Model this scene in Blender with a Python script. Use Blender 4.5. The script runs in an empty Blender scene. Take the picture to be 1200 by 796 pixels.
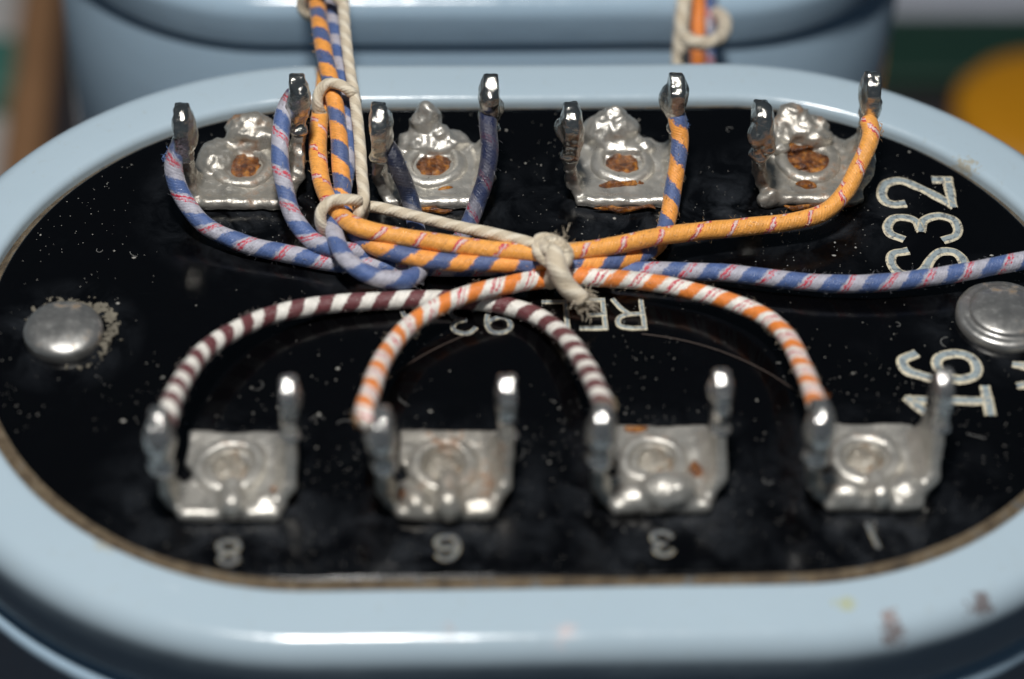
import bpy, bmesh, math, random
from mathutils import Vector, Matrix, noise
random.seed(7)
scene = bpy.context.scene
scene.unit_settings.scale_length = 0.01          # one unit is one centimetre
COL = scene.collection

# ------------------------------------------------------------------ camera
FPX = 3000.0                                      # focal length in photo pixels (1200 wide)
AX, AR, AZ = -0.785120, -0.039799, 0.070062
T = Vector((0.128625, 0.186186, -12.900157))
RC = Matrix.Rotation(AR, 3, 'Z') @ Matrix.Rotation(AX, 3, 'X') @ Matrix.Rotation(AZ, 3, 'Z')
CAM = -(RC.transposed() @ T)
cd = bpy.data.cameras.new('camera')
cd.sensor_width = 36.0
cd.lens = 36.0 * FPX / 1200.0
cd.clip_start = 0.5
cd.clip_end = 400.0
cam = bpy.data.objects.new('camera', cd)
COL.objects.link(cam)
cam.matrix_world = Matrix.Translation(CAM) @ RC.transposed().to_4x4()
scene.camera = cam
cd.dof.use_dof = True
cd.dof.focus_distance = 13.25
cd.dof.aperture_fstop = 0.24
cd.dof.aperture_blades = 0

# ------------------------------------------------------------------ light
w = bpy.data.worlds.new('World'); scene.world = w; w.use_nodes = True
bg = w.node_tree.nodes['Background']
bg.inputs[0].default_value = (0.50, 0.74, 1.0, 1); bg.inputs[1].default_value = 0.06
ld = bpy.data.lights.new('flash_lamp', 'AREA')
ld.shape = 'RECTANGLE'; ld.size = 2.1; ld.size_y = 0.95
ld.energy = 2980.0; ld.color = (1.0, 0.975, 0.94)
lo = bpy.data.objects.new('flash_lamp', ld); COL.objects.link(lo)
lo.location = (-1.6, -2.8, 16.5)
lo.rotation_euler = (Vector((0, 0.4, 0)) - Vector(lo.location)).to_track_quat('-Z', 'Y').to_euler()
vs = scene.view_settings
vs.view_transform = 'Standard'; vs.look = 'None'; vs.exposure = 0.0; vs.gamma = 1.0
vs.use_curve_mapping = False

# ------------------------------------------------------------------ helpers
BZ = -7.5                                             # the bench below the terminal plate
def ray(px, py):
    d = Vector(((px - 600) / FPX, (398 - py) / FPX, -1.0))
    return RC.transposed() @ d
def at(px, py, z=0.0):
    """the point of the place at height z above the terminal plate seen at photo pixel px, py"""
    d = ray(px, py)
    return CAM + d * ((z - CAM.z) / d.z)

def tag(o, label=None, cat=None, group=None, kind=None):
    if label: o['label'] = label
    if cat: o['category'] = cat
    if group: o['group'] = group
    if kind: o['kind'] = kind
    return o
def empty(name, loc=(0, 0, 0)):
    o = bpy.data.objects.new(name, None); COL.objects.link(o); o.location = loc
    o.empty_display_size = 0.2
    return o
def mesh_obj(name, verts, faces, mat, parent=None, uvs=None, smooth=True):
    me = bpy.data.meshes.new(name)
    me.from_pydata([tuple(v) for v in verts], [], faces)
    if uvs is not None:
        l = me.uv_layers.new(name='UVMap')
        for p in me.polygons:
            for k, li in enumerate(p.loop_indices):
                l.data[li].uv = uvs[p.index][k]
    me.update()
    if smooth:
        me.polygons.foreach_set('use_smooth', [True] * len(me.polygons))
    me.materials.append(mat)
    o = bpy.data.objects.new(name, me); COL.objects.link(o)
    if parent: o.parent = parent
    return o
def bm_obj(name, bm, mat, parent=None, smooth=True):
    me = bpy.data.meshes.new(name); bm.to_mesh(me); bm.free()
    if smooth:
        me.polygons.foreach_set('use_smooth', [True] * len(me.polygons))
    me.materials.append(mat)
    o = bpy.data.objects.new(name, me); COL.objects.link(o)
    if parent: o.parent = parent
    return o
def add_box(bm, c, s, rot=None, taper=1.0, lean=(0, 0)):
    vs_ = []
    for z in (-.5, .5):
        k = 1.0 if z < 0 else taper
        for x, y in ((-.5, -.5), (.5, -.5), (.5, .5), (-.5, .5)):
            v = Vector((x * s[0] * k + (lean[0] if z > 0 else 0), y * s[1] * k + (lean[1] if z > 0 else 0), z * s[2]))
            if rot: v = rot @ v
            vs_.append(bm.verts.new(v + Vector(c)))
    for f in ((0, 3, 2, 1), (4, 5, 6, 7), (0, 1, 5, 4), (1, 2, 6, 5), (2, 3, 7, 6), (3, 0, 4, 7)):
        bm.faces.new([vs_[i] for i in f])
def add_prism_x(bm, poly, x0, x1, lean=0.0, zref=0.0):
    """polygon in (y, z) extruded along x"""
    a = [bm.verts.new((x0 + lean * (z - zref), y, z)) for y, z in poly]
    b = [bm.verts.new((x1 + lean * (z - zref), y, z)) for y, z in poly]
    n = len(poly)
    bm.faces.new(a[::-1]); bm.faces.new(b)
    for i in range(n):
        bm.faces.new([a[i], a[(i + 1) % n], b[(i + 1) % n], b[i]])
def add_ball(bm, c, r, rot=None):
    if not isinstance(r, (tuple, list)): r = (r, r, r)
    m = Matrix.Translation(c) @ (rot.to_4x4() if rot else Matrix.Identity(4)) @ Matrix.Diagonal((*r, 1))
    bmesh.ops.create_icosphere(bm, subdivisions=3, radius=1.0, matrix=m)
def remeshed(bm, voxel=0.013, smooth=3, amp=0.006, freq=14, seed=0, amp2=0.0, freq2=40, ridge=0.0):
    """fuse the closed volumes of bm into one soft skin, roughened like tinned metal"""
    bmesh.ops.recalc_face_normals(bm, faces=bm.faces)
    me = bpy.data.meshes.new('tmp'); bm.to_mesh(me); bm.free()
    o = bpy.data.objects.new('tmp', me); COL.objects.link(o)
    r = o.modifiers.new('r', 'REMESH'); r.mode = 'VOXEL'; r.voxel_size = voxel
    s = o.modifiers.new('s', 'SMOOTH'); s.factor = 0.5; s.iterations = smooth
    dg = bpy.context.evaluated_depsgraph_get()
    me2 = bpy.data.meshes.new_from_object(o.evaluated_get(dg))
    bpy.data.objects.remove(o); bpy.data.meshes.remove(me)
    out = bmesh.new(); out.from_mesh(me2); bpy.data.meshes.remove(me2)
    out.normal_update()
    off = Vector((seed * 3.7, seed * 1.3, seed * 2.1))
    for v in out.verts:
        d = amp * noise.noise(v.co * freq + off) + amp2 * noise.noise(v.co * freq2 + off)
        if ridge: d += ridge * (.12 + .88 * min(1, max(0, (v.co.z - .05) / .07))) * (.35 - abs(noise.noise(v.co * 9 + off * 2)) - .6 * abs(noise.noise(v.co * 19 + off)))
        v.co += v.normal * d
    return out

# ------------------------------------------------------------------ node material helper
class NT:
    def __init__(s, name):
        s.m = bpy.data.materials.new(name); s.m.use_nodes = True
        s.t = s.m.node_tree; s.b = s.t.nodes['Principled BSDF']
    def n(s, typ, **kw):
        nd = s.t.nodes.new(typ)
        for k, v in kw.items(): setattr(nd, k, v)
        return nd
    def link(s, a, b): s.t.links.new(a, b)
    def put(s, sock, v):
        if hasattr(v, 'links') or isinstance(v, bpy.types.NodeSocket): s.link(v, sock)
        elif isinstance(v, (tuple, list)):
            sock.default_value = (*v, 1) if len(v) == 3 and sock.type == 'RGBA' else v
        else: sock.default_value = v
    def math(s, op, a, b=None, c=None, clamp=False):
        nd = s.n('ShaderNodeMath', operation=op, use_clamp=clamp)
        s.put(nd.inputs[0], a)
        if b is not None: s.put(nd.inputs[1], b)
        if c is not None: s.put(nd.inputs[2], c)
        return nd.outputs[0]
    def coord(s, which='Object'):
        return s.n('ShaderNodeTexCoord').outputs[which]
    def noise(s, vec, scale, detail=3, rough=.55, dist=0.0, col=False):
        nd = s.n('ShaderNodeTexNoise'); s.put(nd.inputs['Vector'], vec)
        nd.inputs['Scale'].default_value = scale; nd.inputs['Detail'].default_value = detail
        nd.inputs['Roughness'].default_value = rough; nd.inputs['Distortion'].default_value = dist
        return nd.outputs['Color' if col else 'Fac']
    def ramp(s, fac, stops, interp='LINEAR'):
        nd = s.n('ShaderNodeValToRGB'); cr = nd.color_ramp; cr.interpolation = interp
        while len(cr.elements) < len(stops): cr.elements.new(0.5)
        for e, (p, c) in zip(cr.elements, stops):
            e.position = p; e.color = (*c, 1) if isinstance(c, (tuple, list)) else (c, c, c, 1)
        s.put(nd.inputs[0], fac)
        return nd.outputs[0]
    def mix(s, fac, a, b, blend='MIX'):
        nd = s.n('ShaderNodeMix', data_type='RGBA', blend_type=blend)
        s.put(nd.inputs[0], fac); s.put(nd.inputs[6], a); s.put(nd.inputs[7], b)
        return nd.outputs[2]
    def bump(s, h, strength=.3, dist=.01):
        nd = s.n('ShaderNodeBump'); nd.inputs['Strength'].default_value = strength
        nd.inputs['Distance'].default_value = dist; s.put(nd.inputs['Height'], h)
        s.link(nd.outputs[0], s.b.inputs['Normal'])
        return nd
    def set(s, **kw):
        for k, v in kw.items(): s.put(s.b.inputs[k.replace('_', ' ')], v)
        return s.m

# ------------------------------------------------------------------ materials
def painted_metal(name, chips=(), grime=True):
    t = NT(name); co = t.coord()
    cool = (1, 1, 1) if grime else (.90, .97, 1.04)
    base = t.mix(t.noise(co, 1.3, 4), tuple(a * b for a, b in zip((0.405, 0.515, 0.595), cool)), tuple(a * b for a, b in zip((0.440, 0.550, 0.630), cool)))
    base = t.mix(t.math('MULTIPLY', t.ramp(t.noise(co, 22, 3, .6), [(.62, 0.0), (.72, 1.0)]), .22), base, (.36, .38, .34))
    wob = t.noise(co, 26, 4, .65, col=True)
    if grime:
        sp = t.n('ShaderNodeSeparateXYZ'); t.put(sp.inputs[0], t.coord('UV'))
        v = sp.outputs[1]                              # distance along the profile from the inner edge
        n1 = t.noise(co, 5, 5, .65); n2 = t.noise(co, 34, 3, .6)
        reach = t.math('MULTIPLY_ADD', t.ramp(n1, [(.38, 0.0), (.72, 1.0)]), .11, .042)
        edge = t.math('SUBTRACT', 1.0, t.math('DIVIDE', v, reach), clamp=True)
        edge = t.math('MULTIPLY', edge, t.math('MULTIPLY_ADD', n2, 1.3, .1), clamp=True)
        base = t.mix(edge, base, (.15, .10, .05))
        fl = t.ramp(t.noise(co, 42, 4, .75), [(.735, 0.0), (.76, 1.0)])
        base = t.mix(t.math('MULTIPLY', fl, .8), base, (.15, .11, .09))
        sm = t.ramp(t.noise(co, 2.6, 6, .75, .8), [(.60, 0.0), (.78, 1.0)])
        base = t.mix(t.math('MULTIPLY', sm, .22), base, (.33, .34, .30))
    for (x, y, z, r, c) in chips:
        dv = t.n('ShaderNodeVectorMath', operation='DISTANCE')
        off = t.n('ShaderNodeVectorMath', operation='SCALE'); t.put(off.inputs[0], wob); off.inputs['Scale'].default_value = r * 3.2
        sub = t.n('ShaderNodeVectorMath', operation='ADD'); t.put(sub.inputs[0], co); t.put(sub.inputs[1], off.outputs[0])
        t.put(dv.inputs[0], sub.outputs[0]); dv.inputs[1].default_value = (x + r * 1.6, y + r * 1.6, z + r * 1.6)
        m = t.ramp(t.math('DIVIDE', dv.outputs['Value'], r), [(.55, 1.0), (1.0, 0.0)])
        base = t.mix(t.math('MULTIPLY', m, .85), base, c)
    rough = t.ramp(t.noise(co, 9, 4), [(.3, .13), (.75, .25)])
    h = t.math('ADD', t.noise(co, 3.0, 2), t.math('MULTIPLY', t.noise(co, 38, 3), .07))
    t.bump(h, .16, .03)
    return t.set(Base_Color=base, Roughness=rough, IOR=1.5)

def bakelite():
    t = NT('black_bakelite'); co = t.coord()
    sp = t.n('ShaderNodeSeparateXYZ'); t.put(sp.inputs[0], co)
    # bluish dusty film left round the lugs and rivets
    film = None
    for (x, y, r) in FILM:
        dv = t.n('ShaderNodeVectorMath', operation='DISTANCE'); t.put(dv.inputs[0], co); dv.inputs[1].default_value = (x, y, 0)
        m = t.math('SUBTRACT', 1.0, t.math('DIVIDE', dv.outputs['Value'], r), clamp=True)
        film = m if film is None else t.math('MAXIMUM', film, m)
    blot = t.ramp(t.noise(co, 4.5, 6, .68, .6), [(.42, 0.0), (.78, 1.0)])
    film = t.math('MULTIPLY', film, blot)
    film = t.math('ADD', film, t.math('MULTIPLY', t.ramp(t.noise(co, 1.7, 6, .7), [(.58, 0.0), (.9, 1.0)]), .08))
    base = t.mix(t.math('MULTIPLY', film, .55, clamp=True), (.0014, .0014, .0018), (.065, .075, .09))
    # fine brushed scratches
    mp = t.n('ShaderNodeMapping'); t.put(mp.inputs[0], co); mp.inputs['Scale'].default_value = (1.2, 60, 1); mp.inputs['Rotation'].default_value = (0, 0, .06)
    scr = t.ramp(t.noise(mp.outputs[0], 1.6, 4, .7), [(.66, 0.0), (.74, 1.0)])
    base = t.mix(t.math('MULTIPLY', scr, .025), base, (.2, .22, .25))
    mp2 = t.n('ShaderNodeMapping'); t.put(mp2.inputs[0], co); mp2.inputs['Scale'].default_value = (22, 3.5, 1); mp2.inputs['Rotation'].default_value = (0, 0, .5)
    scr2 = t.ramp(t.noise(mp2.outputs[0], 2.0, 3, .7), [(.72, 0.0), (.76, 1.0)])
    base = t.mix(t.math('MULTIPLY', scr2, .03), base, (.25, .25, .25))
    rough = t.math('MULTIPLY_ADD', t.noise(co, 6, 5, .7), .22, .03)
    rough = t.math('ADD', rough, t.math('MULTIPLY', film, .5), clamp=True)
    t.bump(t.math('ADD', t.noise(co, 2.2, 3), t.math('MULTIPLY', scr, .03)), .10, .05)
    return t.set(Base_Color=base, Roughness=rough, IOR=1.40)

def tin(name, base=(.40, .39, .36), rust=.45, metallic=.75, rough=(.28, .55), bump=.25, rustcol=(.20, .085, .025)):
    t = NT(name); co = t.coord()
    c = t.mix(t.noise(co, 9, 5, .65), tuple(x * .62 for x in base), tuple(min(1, x * 1.35) for x in base))
    c = t.mix(t.math('MULTIPLY', t.ramp(t.noise(co, 30, 3, .6), [(.56, 0.0), (.68, 1.0)]), .5), c, (.60, .60, .57))
    rm = t.ramp(t.noise(co, 6.5, 6, .7), [(1 - rust, 0.0), (1.1 - rust, 1.0)])
    c = t.mix(t.math('MULTIPLY', rm, .8), c, rustcol)
    t.bump(t.math('ADD', t.noise(co, 26, 5, .65), t.math('MULTIPLY', t.noise(co, 90, 3), .35)), bump, .02)
    return t.set(Base_Color=c, Metallic=t.math('MULTIPLY', t.math('SUBTRACT', 1.0, rm), metallic),
                 Roughness=t.ramp(t.noise(co, 14, 4, .6), [(.3, rough[0]), (.7, rough[1])]))
def rosin():
    t = NT('brown_rosin'); co = t.coord()
    c = t.ramp(t.noise(co, 13, 6, .75), [(.28, (.010, .004, .003)), (.42, (.06, .018, .006)), (.52, (.20, .065, .010)), (.62, (.50, .20, .025)), (.76, (.38, .26, .13))])
    t.bump(t.noise(co, 22, 5, .7), .75, .03)
    return t.set(Base_Color=c, Roughness=t.ramp(t.noise(co, 16, 2), [(.40, .08), (.68, .5)]), IOR=1.54)

def cotton(name, stops, period, slant=1.0, burn=(), rough=.40, seed=0.0, ticks=()):
    """waxed cotton braid: coloured strands wound as a helix, u along the wire in cm, v round it"""
    t = NT(name); uv = t.coord('UV'); co = t.coord()
    sp = t.n('ShaderNodeSeparateXYZ'); t.put(sp.inputs[0], uv); u, v = sp.outputs[0], sp.outputs[1]
    wob = t.math('MULTIPLY', t.math('SUBTRACT', t.noise(co, 7, 3), .5), .34)
    fib = t.math('MULTIPLY', t.math('SUBTRACT', t.noise(co, 75, 3, .7), .5), .20)
    ph = t.math('ADD', t.math('MULTIPLY_ADD', v, slant, t.math('DIVIDE', u, period)), t.math('ADD', t.math('ADD', wob, fib), seed))
    cx = t.n('ShaderNodeCombineXYZ')                     # thread-wise mottling, lying along the stripes
    t.put(cx.inputs[0], t.math('MULTIPLY', t.math('MULTIPLY_ADD', v, slant, t.math('DIVIDE', u, period)), 11.0)); t.put(cx.inputs[1], t.math('MULTIPLY', u, 9.0)); t.put(cx.inputs[2], t.math('MULTIPLY', v, 2.0))
    thr = t.noise(cx.outputs[0], 1.6, 4, .7)
    ph = t.math('ADD', ph, t.math('MULTIPLY', t.math('SUBTRACT', thr, .5), .22))
    fr = t.math('FRACT', ph)
    col = t.ramp(fr, stops)
    if ticks:                                            # thin coloured tracer threads, broken where they dive under
        win = None
        for (a0, a1) in ticks:
            q = t.math('LESS_THAN', t.math('ABSOLUTE', t.math('SUBTRACT', fr, (a0 + a1) / 2)), (a1 - a0) / 2)
            win = q if win is None else t.math('MAXIMUM', win, q)
        brk = t.ramp(t.noise(co, 24, 3, .7), [(.36, 0.0), (.48, 1.0)])
        col = t.mix(t.math('MULTIPLY', win, brk), col, RED)
    # grime rubbed into the cotton
    col = t.mix(t.math('MULTIPLY', t.ramp(t.noise(co, 5, 5, .7), [(.52, 0.0), (.82, 1.0)]), .36), col, (.10, .085, .075))
    # the single strands, thin and lying the same way as the stripes
    st = t.math('SINE', t.math('MULTIPLY', t.math('ADD', t.math('DIVIDE', u, .0165), t.math('MULTIPLY', v, 9.0)), 6.28318))
    st2 = t.math('SINE', t.math('MULTIPLY', t.math('SUBTRACT', t.math('DIVIDE', u, .06), t.math('MULTIPLY', v, 5.0)), 6.28318))
    shade = t.math('MULTIPLY_ADD', st, .045, .955)
    shade = t.math('MULTIPLY', shade, t.math('MULTIPLY', t.math('MULTIPLY_ADD', t.noise(co, 28, 4, .7), .5, .76), t.math('MULTIPLY_ADD', thr, .9, .56)))
    mul = t.n('ShaderNodeMix', data_type='RGBA', blend_type='MULTIPLY'); mul.inputs[0].default_value = 1.0
    t.put(mul.inputs[6], col)
    cb = t.n('ShaderNodeCombineColor'); [t.put(cb.inputs[i], shade) for i in range(3)]
    t.put(mul.inputs[7], cb.outputs[0]); col = mul.outputs[2]
    for (u0, u1, c) in burn:                             # flux-stained end
        f = t.math('ADD', t.math('DIVIDE', t.math('SUBTRACT', u, u0), u1 - u0), t.math('MULTIPLY', t.math('SUBTRACT', t.noise(co, 16, 4), .5), .9))
        f = t.math('SUBTRACT', 1.0, f, clamp=True)
        col = t.mix(t.math('MULTIPLY', f, .93), col, c)
    h = t.math('ADD', t.math('MULTIPLY_ADD', st, .22, t.math('MULTIPLY', st2, .22)), t.math('MULTIPLY', t.noise(co, 85, 4, .7), 3.0))
    t.bump(h, .45, .004)
    return t.set(Base_Color=col, Roughness=t.ramp(t.noise(co, 30, 3, .7), [(.36, rough - .24), (.62, rough + .2)]), IOR=1.52,
                 Sheen_Weight=.12)
def twine():
    t = NT('cream_twine'); uv = t.coord('UV'); co = t.coord()
    sp = t.n('ShaderNodeSeparateXYZ'); t.put(sp.inputs[0], uv); u, v = sp.outputs[0], sp.outputs[1]
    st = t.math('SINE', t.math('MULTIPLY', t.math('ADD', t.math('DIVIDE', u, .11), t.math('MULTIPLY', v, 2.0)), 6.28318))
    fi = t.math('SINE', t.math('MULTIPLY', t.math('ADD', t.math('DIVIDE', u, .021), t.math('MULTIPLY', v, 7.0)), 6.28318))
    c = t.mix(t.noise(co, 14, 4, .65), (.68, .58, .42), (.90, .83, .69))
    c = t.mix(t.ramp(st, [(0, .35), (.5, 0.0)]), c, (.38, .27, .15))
    t.bump(t.math('ADD', t.math('MULTIPLY_ADD', fi, .22, st), t.math('MULTIPLY', t.noise(co, 70, 4, .7), 1.8)), .55, .008)
    return t.set(Base_Color=c, Roughness=.75, Sheen_Weight=.25)
def paint_fill(wear=.5, k=1.0, tint=(1, 1, 1)):
    t = NT('cream_filled_lettering'); co = t.coord()
    sp = t.n('ShaderNodeSeparateXYZ'); t.put(sp.inputs[0], t.coord('UV'))
    e = t.math('ABSOLUTE', sp.outputs[0])
    f = t.ramp(t.math('ADD', e, t.math('MULTIPLY', t.math('SUBTRACT', t.noise(co, 24, 4), .5), .5)), [(.45, 0.0), (.62, 1.0)])
    c = t.mix(f, tuple(k * q for q in (.30, .36, .38)), tuple(k * q * w_ for q, w_ in zip((.68, .61, .45), tint)))
    c = t.mix(t.math('MULTIPLY', t.ramp(t.noise(co, 45, 4, .7), [(.60 - wear * .2, 0.0), (.74 - wear * .2, 1.0)]), .85), c, (.07, .08, .10))
    t.bump(t.noise(co, 60, 4), .5, .01)
    return t.set(Base_Color=c, Roughness=.55)
def plain(name, c, rough=.6, scale=6, var=.25):
    t = NT(name); co = t.coord()
    col = t.mix(t.noise(co, scale, 5, .65), tuple(x * (1 - var) for x in c), tuple(min(1, x * (1 + var)) for x in c))
    t.bump(t.noise(co, scale * 6, 3), .15, .03)
    return t.set(Base_Color=col, Roughness=rough)

def seal_dirt():
    t = NT('dirty_sealing_edge'); co = t.coord()
    c = t.ramp(t.noise(co, 9, 6, .75), [(.28, (.02, .018, .016)), (.46, (.12, .085, .05)), (.56, (.20, .15, .09)), (.64, (.10, .105, .11)), (.76, (.42, .42, .38))])
    t.bump(t.noise(co, 30, 4, .7), .9, .03)
    return t.set(Base_Color=c, Roughness=.6)
# ------------------------------------------------------------------ stadium-shaped cans
L0, R0, X0, Y0 = 1.082, 1.7126, -0.0086, -0.132       # front can: inner edge of the rim
def stadium(L, R, n=56, m=24):
    """points and outward normals, with arc length"""
    pts = []
    for i in range(n): a = -math.pi / 2 + math.pi * i / n; pts.append((L + R * math.cos(a), R * math.sin(a), math.cos(a), math.sin(a)))
    for i in range(m): pts.append((L - 2 * L * i / m, R, 0, 1))
    for i in range(n): a = math.pi / 2 + math.pi * i / n; pts.append((-L + R * math.cos(a), R * math.sin(a), math.cos(a), math.sin(a)))
    for i in range(m): pts.append((-L + 2 * L * i / m, -R, 0, -1))
    return pts
def sweep(name, L, R, prof, mat, parent, cx=0, cy=0, wob=0.0, close=False):
    """prof: list of (outward offset, z) swept round the stadium"""
    st = stadium(L, R); n = len(st); verts, faces, uvs = [], [], []
    ul = [0.0]
    for i in range(n):
        a, b = st[i], st[(i + 1) % n]; ul.append(ul[-1] + math.hypot(a[0] - b[0], a[1] - b[1]))
    vl = [0.0]
    for i in range(len(prof) - 1): vl.append(vl[-1] + math.hypot(prof[i][0] - prof[i + 1][0], prof[i][1] - prof[i + 1][1]))
    for (x, y, nx, ny) in st:
        for (o, z) in prof:
            d = wob * noise.noise(Vector((x * 1.3, y * 1.3, z * 2)))
            verts.append((cx + x + nx * (o + d), cy + y + ny * (o + d), z + d * .5))
    k = len(prof)
    for i in range(n):
        j = (i + 1) % n
        for q in range(k - 1):
            faces.append((i * k + q, j * k + q, j * k + q + 1, i * k + q + 1)[::-1])
            uvs.append([(ul[i], vl[q]), (ul[i + 1], vl[q]), (ul[i + 1], vl[q + 1]), (ul[i], vl[q + 1])][::-1])
    if close:
        faces.append([i * k + k - 1 for i in range(n)]); uvs.append([(0, 0)] * n)
    o = mesh_obj(name, verts, faces, mat, parent, uvs)
    if close: o.data.polygons[-1].use_smooth = False
    return o
def arc(cx, cz, r, a0, a1, n):
    return [(cx + r * math.cos(math.radians(a0 + (a1 - a0) * i / n)), cz + r * math.sin(math.radians(a0 + (a1 - a0) * i / n))) for i in range(n + 1)]

def chip(px, py, z, r, c):
    p = at(px, py, z); return (p.x, p.y, p.z, r, c)
CHIPS = [chip(1046, 740, -.02, .075, (.17, .125, .115)), chip(1042, 722, .01, .045, (.30, .22, .20)), chip(1150, 711, -.01, .075, (.16, .125, .12)),
         chip(660, 745, -.02, .07, (.60, .55, .57)), chip(524, 744, -.02, .055, (.50, .40, .38)), chip(990, 708, 0.02, .05, (.45, .49, .32)),
         chip(222, 193, .02, .022, (.22, .2, .15)), chip(1125, 195, .02, .10, (.40, .37, .28)), chip(130, 632, .02, .08, (.43, .45, .40)), chip(930, 770, -.2, .06, (.16, .11, .09))]
M_PAINT = painted_metal('blue_grey_enamel', CHIPS)
M_PAINT2 = painted_metal('blue_grey_enamel_plain', (), False)

LUGB = [(-1.5, 1.005), (-.5, 1.0), (.5, 1.0), (1.49, 1.005)]
LUGF = [(-1.5, -1.14), (-.5, -1.15), (.5, -1.13), (1.5, -1.135)]
rv1, rv2 = at(74, 384, .05), at(1178, 366, .05)
FILM = [(x, y - .25, .62) for x, y in LUGB] + [(x, y - .25, .75) for x, y in LUGF] + [(rv1.x, rv1.y, .42), (rv2.x, rv2.y, .5)]
FILM += [(0.5, -1.6, .5), (-.5, -1.6, .6), (1.05, .72, .5), (-.9, .3, .35)]
M_BAKE = bakelite()
M_DIRT = seal_dirt()
M_DARK = plain('dark_gap', (.02, .021, .023), .7)

RT = 0.02                                             # rim top above the plate
W, RF = 0.243, 0.130
rim_prof = [(0.0, -.22)] + [(0.0, -.06)] + arc(.045, RT - .045, .045, 180, 90, 6) + [(W * .5, RT + .004)] + arc(W, RT - RF, RF, 90, 0, 14) + [(W + RF, -.36)] + arc(W + RF - .03, -.36, .03, 0, -90, 3)[1:] + [(W + RF - .06, -.39)]
can = empty('relay_can', (0, 0, BZ))
tag(can, 'pale blue-grey oval metal can in front, its black terminal plate facing up', 'can')
CP = Matrix.Translation((0, 0, -BZ))
def to_can(o):
    o.parent = can; o.matrix_parent_inverse = CP
    return o
lid = to_can(sweep('lid_rim', L0, R0, rim_prof, M_PAINT, None, X0, Y0, .006))
body_prof = [(W + RF - .05, -.40), (W + RF - .05, -.46), (W + RF + .01, -.47), (W + RF + .03, -.49), (W + RF + .03, -.54), (W + RF + .01, -.57), (W + RF - .02, -.6), (W + RF - .02, -2.0), (W + RF - .02, BZ)]
to_can(sweep('body', L0, R0, body_prof, M_PAINT2, None, X0, Y0, .006))
to_can(sweep('seam', L0, R0, [(W + RF - .058, -.37), (W + RF - .07, -.40), (W + RF - .07, -.46), (W + RF - .04, -.475)], M_DARK, None, X0, Y0))

# the plate: a solid slab with a soft edge
pl_prof = [(-.058, -.2), (-.058, -.012)] + arc(-.07, -.012, .012, 0, 90, 3)[1:]
st = stadium(L0, R0); rings = [(-.058, -.2)] + [(-.058, -.012), (-.062, -.003), (-.07, 0.0), (-.09, 0.0)]
plate = to_can(sweep('terminal_plate', L0, R0, rings, M_BAKE, None, X0, Y0, 0, True))
def on_plate(o):
    o.parent = plate
    return o
seal = on_plate(sweep('edge_seal', L0, R0, [(-.063, -.006), (-.04, -.014), (-.02, -.036), (.004, -.055)], M_DIRT, None, X0, Y0, .012))

# ------------------------------------------------------------------ second can behind
rear = empty('relay_can', (-0.10, 4.62, BZ))
tag(rear, 'blurred blue-grey metal can standing behind the terminal plate, dark seam under its lid', 'can')
RX, RY, RZ = -0.10, 4.62, -0.54
RB = RZ + .07
RL, RR = 1.33, 1.12
def to_rear(o):
    o.parent = rear; o.matrix_parent_inverse = Matrix.Translation((0.10, -4.62, -BZ))
    return o
to_rear(sweep('lid_rim', RL, RR, [(a, b + (RB if b < -.3 else RZ)) for a, b in rim_prof], M_PAINT2, None, RX, RY, .006))
to_rear(sweep('body', RL, RR, [(W + RF - .06, RB - .40), (W + RF - .06, RB - .425), (W + RF - .04, RB - .43), (W + RF - .03, RB - .445), (W + RF - .03, RZ - 1.5), (W + RF - .03, BZ)], M_PAINT2, None, RX, RY, .004))
to_rear(sweep('seam', RL, RR, [(W + RF - .058, RB - .37), (W + RF - .07, RB - .40), (W + RF - .07, RB - .42), (W + RF - .05, RB - .43)], M_DARK, None, RX, RY))
to_rear(sweep('terminal_plate', RL, RR, [(-.03, RZ - .2), (-.03, RZ - .012), (-.05, RZ), (-.1, RZ)], M_BAKE, None, RX, RY, 0, True))

# ------------------------------------------------------------------ bench and what lies behind, far out of focus
bench = mesh_obj('bench', [(-60, -40, BZ - .004), (60, -40, BZ - .004), (60, 80, BZ - .004), (-60, 80, BZ - .004)], [(0, 1, 2, 3)], plain('dark_bench', (.045, .04, .045), .6, 1.5, .4), smooth=False)
tag(bench, kind='structure')

# ------------------------------------------------------------------ lettering
M_TEXT = paint_fill()
M_TEXT2 = paint_fill(1.0, .60, (1.0, .92, .75))
M_TEXT3 = paint_fill(.85, .75)
def catmull(P, step):
    P = [Vector(p) for p in P]
    if len(P) == 2: Q = [P[0], P[1]]
    Q = [P[0] * 2 - P[1]] + P + [P[-1] * 2 - P[-2]]
    out = []
    for i in range(1, len(Q) - 2):
        p0, p1, p2, p3 = Q[i - 1:i + 3]
        n = max(2, int((p2 - p1).length / step))
        d01 = max(1e-4, (p1 - p0).length) ** .5; d12 = max(1e-4, (p2 - p1).length) ** .5; d23 = max(1e-4, (p3 - p2).length) ** .5
        m1 = (p2 - p1) + d12 * ((p1 - p0) / d01 - (p2 - p0) / (d01 + d12))
        m2 = (p2 - p1) + d12 * ((p3 - p2) / d23 - (p3 - p1) / (d12 + d23))
        for k in range(n):
            t = k / n
            out.append(p1 * (2 * t**3 - 3 * t**2 + 1) + m1 * (t**3 - 2 * t**2 + t) + p2 * (-2 * t**3 + 3 * t**2) + m2 * (t**3 - t**2))
    out.append(P[-1])
    return out
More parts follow.
